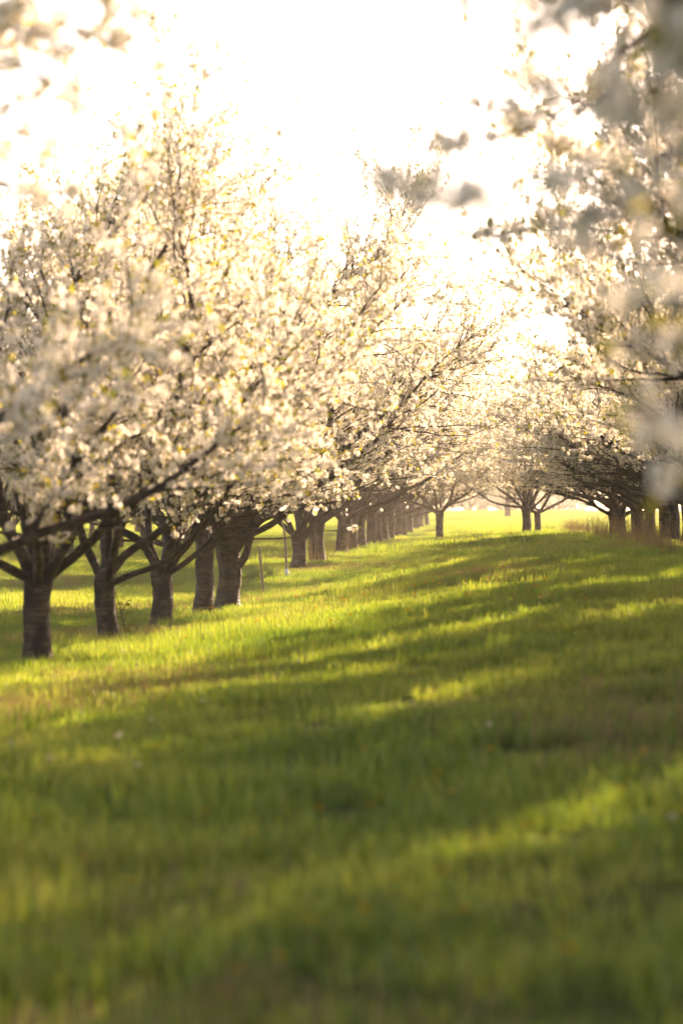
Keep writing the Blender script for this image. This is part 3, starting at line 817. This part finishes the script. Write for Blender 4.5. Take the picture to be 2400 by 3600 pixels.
def grass():
    rng = np.random.default_rng(21)
    src = []
    for i in range(5):   # fine patches, 0.6 m wide
        a = Acc(); blades(a, 300, .30, [.10, .115, .13, .14, .11][i], .0065, rng, [.45, .6, .5, .4, .7][i], 3)
        me = a.mesh('grass_patch', M_GRASS); src.append(me)
    for i in range(2):   # patches with dry straw
        a = Acc(); blades(a, 170, .30, .095, .0065, rng, .5, 3); g = a.n
        nq, nt_ = len(np.concatenate(a.q)), len(np.concatenate(a.t))
        b = Acc(); blades(b, 60, .30, .13, .006, rng, .35, 3)
        gq, gt = len(np.concatenate(b.q)), len(np.concatenate(b.t))
        b_v = np.concatenate(b.v); a.add(b_v, quads=np.concatenate(b.q), tris=np.concatenate(b.t))
        me = a.mesh('dry_grass_patch', [M_GRASS, M_STRAW])
        mi = np.zeros(len(me.polygons), np.int32); mi[nq:nq + gq] = 1; mi[nq + gq + nt_:] = 1
        me.polygons.foreach_set('material_index', mi); src.append(me)
    for i in range(3):   # coarse patches, 1.6 m wide, for the far meadow
        a = Acc(); blades(a, 420, .8, [.14, .16, .13][i], .015, rng, .5, 2); src.append(a.mesh('far_grass_patch', M_GRASS))
    pos, idx, rot, scl = [], [], [], []
    def ring(d0, d1, dens, margin, kinds):
        wmin = .1412; n_area = (wmin * (d1 ** 2 - d0 ** 2)) + 2 * margin * (d1 - d0)
        n = int(n_area * dens * 1.05)
        d = np.sqrt(rng.uniform(d0 ** 2, d1 ** 2, n * 2))[:n]
        u = rng.uniform(-1, 1, n) * (wmin * d + margin)
        p = FWD[None] * d[:, None] + RGT[None] * u[:, None]
        z = ground(p[:, 0], p[:, 1])
        pos.append(np.stack([p[:, 0], p[:, 1], z], -1))
        pn = np.sin(p[:, 0] * 1.1 + 2.1 * np.sin(p[:, 1] * .23)) + np.sin(p[:, 1] * .55 + 1.7 * np.sin(p[:, 0] * .6)) + rng.normal(size=n) * .5
        if kinds == 'near':
            k = rng.integers(0, 5, n); k = np.where(pn > 1.15, rng.integers(5, 7, n), k)
        else: k = rng.integers(7, 10, n)
        idx.append(k)
        rot.append(np.stack([rng.normal(size=n) * .05, rng.normal(size=n) * .05, rng.uniform(0, 6.28, n)], -1))
        tall = 1 + .28 * np.sin(p[:, 0] * .9 + 1.3 * np.sin(p[:, 1] * .31)) * np.sin(p[:, 1] * .42 + 1)
        tall = tall * np.where(rng.random(n) < .06, 1.45, 1)
        s = rng.uniform(.85, 1.2, n)
        scl.append(np.stack([s, s, s * tall], -1))
    ring(3.0, 30, 11, 1.2, 'near')
    ring(30, 62, 8, 1.5, 'near')
    ring(62, 150, 1.7, 3, 'far')
    ring(150, 330, .55, 6, 'far')
    o = scatter_object('grass', src, np.concatenate(pos), np.concatenate(idx), np.concatenate(rot), np.concatenate(scl))
    tag(o, 'unmown sunlit spring grass covering the orchard lane', 'grass', kind='stuff')
grass()

# darker tufts of coarse grass
def tufts():
    rng = np.random.default_rng(33)
    ms = []
    for i in range(3):
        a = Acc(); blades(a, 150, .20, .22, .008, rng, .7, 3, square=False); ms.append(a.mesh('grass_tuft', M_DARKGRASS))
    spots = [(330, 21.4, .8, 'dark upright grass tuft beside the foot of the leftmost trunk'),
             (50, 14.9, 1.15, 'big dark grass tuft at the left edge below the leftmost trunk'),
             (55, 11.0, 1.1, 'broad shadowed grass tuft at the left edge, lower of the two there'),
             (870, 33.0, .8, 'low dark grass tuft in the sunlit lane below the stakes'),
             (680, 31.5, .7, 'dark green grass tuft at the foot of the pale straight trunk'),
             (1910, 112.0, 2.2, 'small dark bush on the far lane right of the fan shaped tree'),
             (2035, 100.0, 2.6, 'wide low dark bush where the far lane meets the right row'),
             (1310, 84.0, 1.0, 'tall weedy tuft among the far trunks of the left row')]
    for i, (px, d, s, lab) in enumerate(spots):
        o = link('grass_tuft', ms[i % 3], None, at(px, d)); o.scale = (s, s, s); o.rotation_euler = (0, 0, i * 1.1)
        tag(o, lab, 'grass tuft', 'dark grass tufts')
tufts()

# dry weed stalks along the right row and a few by the left trunks
def dry_weeds():
    rng = np.random.default_rng(44)
    src = []
    for i in range(3):
        a = Acc(); blades(a, 22, .22, .5, .006, rng, .16, 3)
        for _ in range(14):
            r0 = rng.uniform(-.2, .2, 2); hh = rng.uniform(.35, .75)
            g = grow(np.array([r0[0], r0[1], 0]), np.array([rng.normal() * .12, rng.normal() * .12, 1]), hh, .1, .06, 0, rng)
            tubes(a, g[None], np.linspace(.004, .0015, len(g))[None], 4)
            k = 6; leaf_mesh(a, np.tile(g[-1], (k, 1)) + rng.normal(size=(k, 3)) * .025, rand_unit(rng, k) + np.array([0, 0, .4]), rng.uniform(.02, .04, k), rng)
        src.append(a.mesh('dry_weed_patch', M_STRAW, False))
    n = 100
    y = rng.uniform(30, 100, n); x = 3.25 + rng.normal(size=n) * .3
    pos = np.stack([x, y, ground(x, y)], -1)
    for px, d, m in ((1122, 55.5, 2), (1215, 65, 2), (1150, 58, 1)):
        for _ in range(m):
            q = at(px + rng.normal() * 14, d + rng.normal() * .5); pos = np.vstack([pos, [q]])
    n = len(pos)
    o = scatter_object('dry_weeds', src, pos, rng.integers(0, 3, n), np.stack([np.zeros(n), np.zeros(n), rng.uniform(0, 6.28, n)], -1), rng.uniform(.6, 1.05, (n, 1)) * np.ones((1, 3)))
    tag(o, 'brown dead weed stalks standing round the trunks of the right row', 'weeds', kind='stuff')
dry_weeds()

# dandelions
def dandelions():
    rng = np.random.default_rng(55)
    def head(acc, r, z):
        for ring_r, lift, k in ((1.0, .12, 14), (.68, .35, 11), (.36, .5, 7)):
            a = np.arange(k) * 6.283 / k + rng.uniform(0, 1); w = 3.0 / k
            c = np.array([0, 0, z])
            v = []
            for t in a:
                p1 = c + r * ring_r * np.array([math.cos(t - w * .5), math.sin(t - w * .5), lift]); p2 = c + r * ring_r * np.array([math.cos(t + w * .5), math.sin(t + w * .5), lift])
                v += [c, p1, p2]
            acc.add(np.array(v), tris=np.arange(3 * k).reshape(-1, 3))
    def stem(acc, hgt, bend):
        g = spline([(0, 0, -.02), (bend * .2, 0, hgt * .5), (bend, bend * .3, hgt)], .05)
        tubes(acc, (g - np.array([bend, bend * .3, 0]))[None], np.linspace(.0028, .0022, len(g))[None], 5)
    stems, heads, joined = [], [], []
    for i in range(4):
        hgt = .13 + .015 * i
        a = Acc(); stem(a, hgt, .03 * (i - 1.5)); stems.append(a.mesh('stem', M_STEM, True))
        a = Acc(); head(a, .021 + .002 * (i % 2), hgt); heads.append(a.mesh('flower_head', M_DANDELION))
        a = Acc(); stem(a, hgt, .03 * (i - 1.5)); nq = len(np.concatenate(a.q)); head(a, .024, hgt)
        me = a.mesh('dandelion', [M_STEM, M_DANDELION]); mi = np.ones(len(me.polygons), np.int32); mi[:nq] = 0
        me.polygons.foreach_set('material_index', mi); joined.append(me)
    fl = []
    for i in range(2):
        a = Acc(); u = rand_unit(rng, 60); c = np.array([0, 0, .145])
        s = norm(np.cross(u, rand_unit(rng, 60))) * .002
        V = np.stack([c + u * .002, c + u * .013 - s, c + u * .013 + s], 1); a.add(V, tris=np.arange(180).reshape(-1, 3)); fl.append(a.mesh('seed_head', M_FLUFF))
    near = [(345, 2755), (425, 2715), (855, 2185 + 760), (1490, 2480), (1585, 2775), (1700, 2420), (2060, 2420), (2260, 2670), (2190, 2770), (1310, 2840), (1525, 2760), (1550, 2745), (1110, 2835),
            (560, 2630), (720, 2870), (1290, 3240), (1630, 3195), (1380, 3100), (1840, 2925), (1560, 3110), (2380, 2850), (1730, 2640), (840, 3450), (435, 3140), (300, 3010), (120, 2880), (1840, 2400), (1140, 2420),
            (800, 3490), (1110, 3250), (2010, 3370), (1010, 3420), (845, 2420), (1460, 2375), (600, 2400), (1000, 2310), (650, 2345), (1275, 2640), (2360, 2450), (1930, 2520)]
    labD = 'yellow dandelion flower standing in the near grass of the lane'
    def ground_hit(px, py):
        lo = 4.0
        for d in np.arange(4, 140, .05):
            if (1800 - py) / F_PX * d <= at(px, d)[2] + .13: return d
        return 60
    for i, (px, py) in enumerate(near):
        d = ground_hit(px, py); k = i % 4
        root = bpy.data.objects.new('dandelion', None); COL.objects.link(root)
        root.location = at(px, d); root.rotation_euler = (rng.normal() * .1, rng.normal() * .1, rng.uniform(0, 6.28)); root.scale = (0.95,) * 3
        tag(root, labD, 'flower', 'dandelions in the near grass')
        link('stem', stems[k], root); link('flower_head', heads[k], root)
    n = 0
    while n < 235:
        if n < 120: px, d = rng.uniform(0, 760), rng.uniform(27, 60)
        else: px, d = rng.normal(1500, 420), rng.uniform(22, 55)
        if not 0 < px < 2400: continue
        o = link('dandelion', joined[n % 4], None, at(px, d)); o.rotation_euler = (rng.normal() * .12, rng.normal() * .12, rng.uniform(0, 6.28)); o.scale = (1.2,) * 3
        if n < 120: tag(o, 'tiny yellow dandelion in the sunlit grass behind the left trunks', 'flower', 'dandelions behind the left trunks')
        else: tag(o, 'tiny yellow dandelion in the middle of the grass lane', 'flower', 'dandelions in the middle of the lane')
        n += 1
    for i, (px, py) in enumerate([(710, 2475), (415, 2600), (530, 2540), (425, 2590), (175, 2675), (40, 2620), (485, 2705), (1720, 2560), (2360, 2890), (1050, 2330)]):
        d = ground_hit(px, py)
        root = bpy.data.objects.new('dandelion_clock', None); COL.objects.link(root); root.location = at(px, d)
        tag(root, 'pale dandelion seed clock catching the light in the grass', 'flower', 'dandelion seed clocks')
        link('stem', stems[1], root); link('seed_head', fl[i % 2], root)
dandelions()

# ------------------------------------------------------------------ haze
def haze():
    m = bpy.data.materials.new('warm_air'); m.use_nodes = True
    nt = m.node_tree; nt.nodes.clear()
    out = nt.nodes.new('ShaderNodeOutputMaterial'); v = nt.nodes.new('ShaderNodeVolumePrincipled')
    v.inputs['Color'].default_value = (1.0, 0.95, 0.86, 1)
    v.inputs['Density'].default_value = 0.0006
    v.inputs['Anisotropy'].default_value = 0.55
    nt.links.new(v.outputs[0], out.inputs['Volume'])
    x0, x1, y0, y1, z0, z1 = -1250, 1250, -80, 1350, -4.3, 14
    V = [(x, y, z) for z in (z0, z1) for y in (y0, y1) for x in (x0, x1)]
    a = Acc(); a.add(V, quads=[(0, 2, 3, 1), (4, 5, 7, 6), (0, 1, 5, 4), (2, 6, 7, 3), (0, 4, 6, 2), (1, 3, 7, 5)])
    tag(link('haze', a.mesh('haze', m)), kind='stuff')
haze()
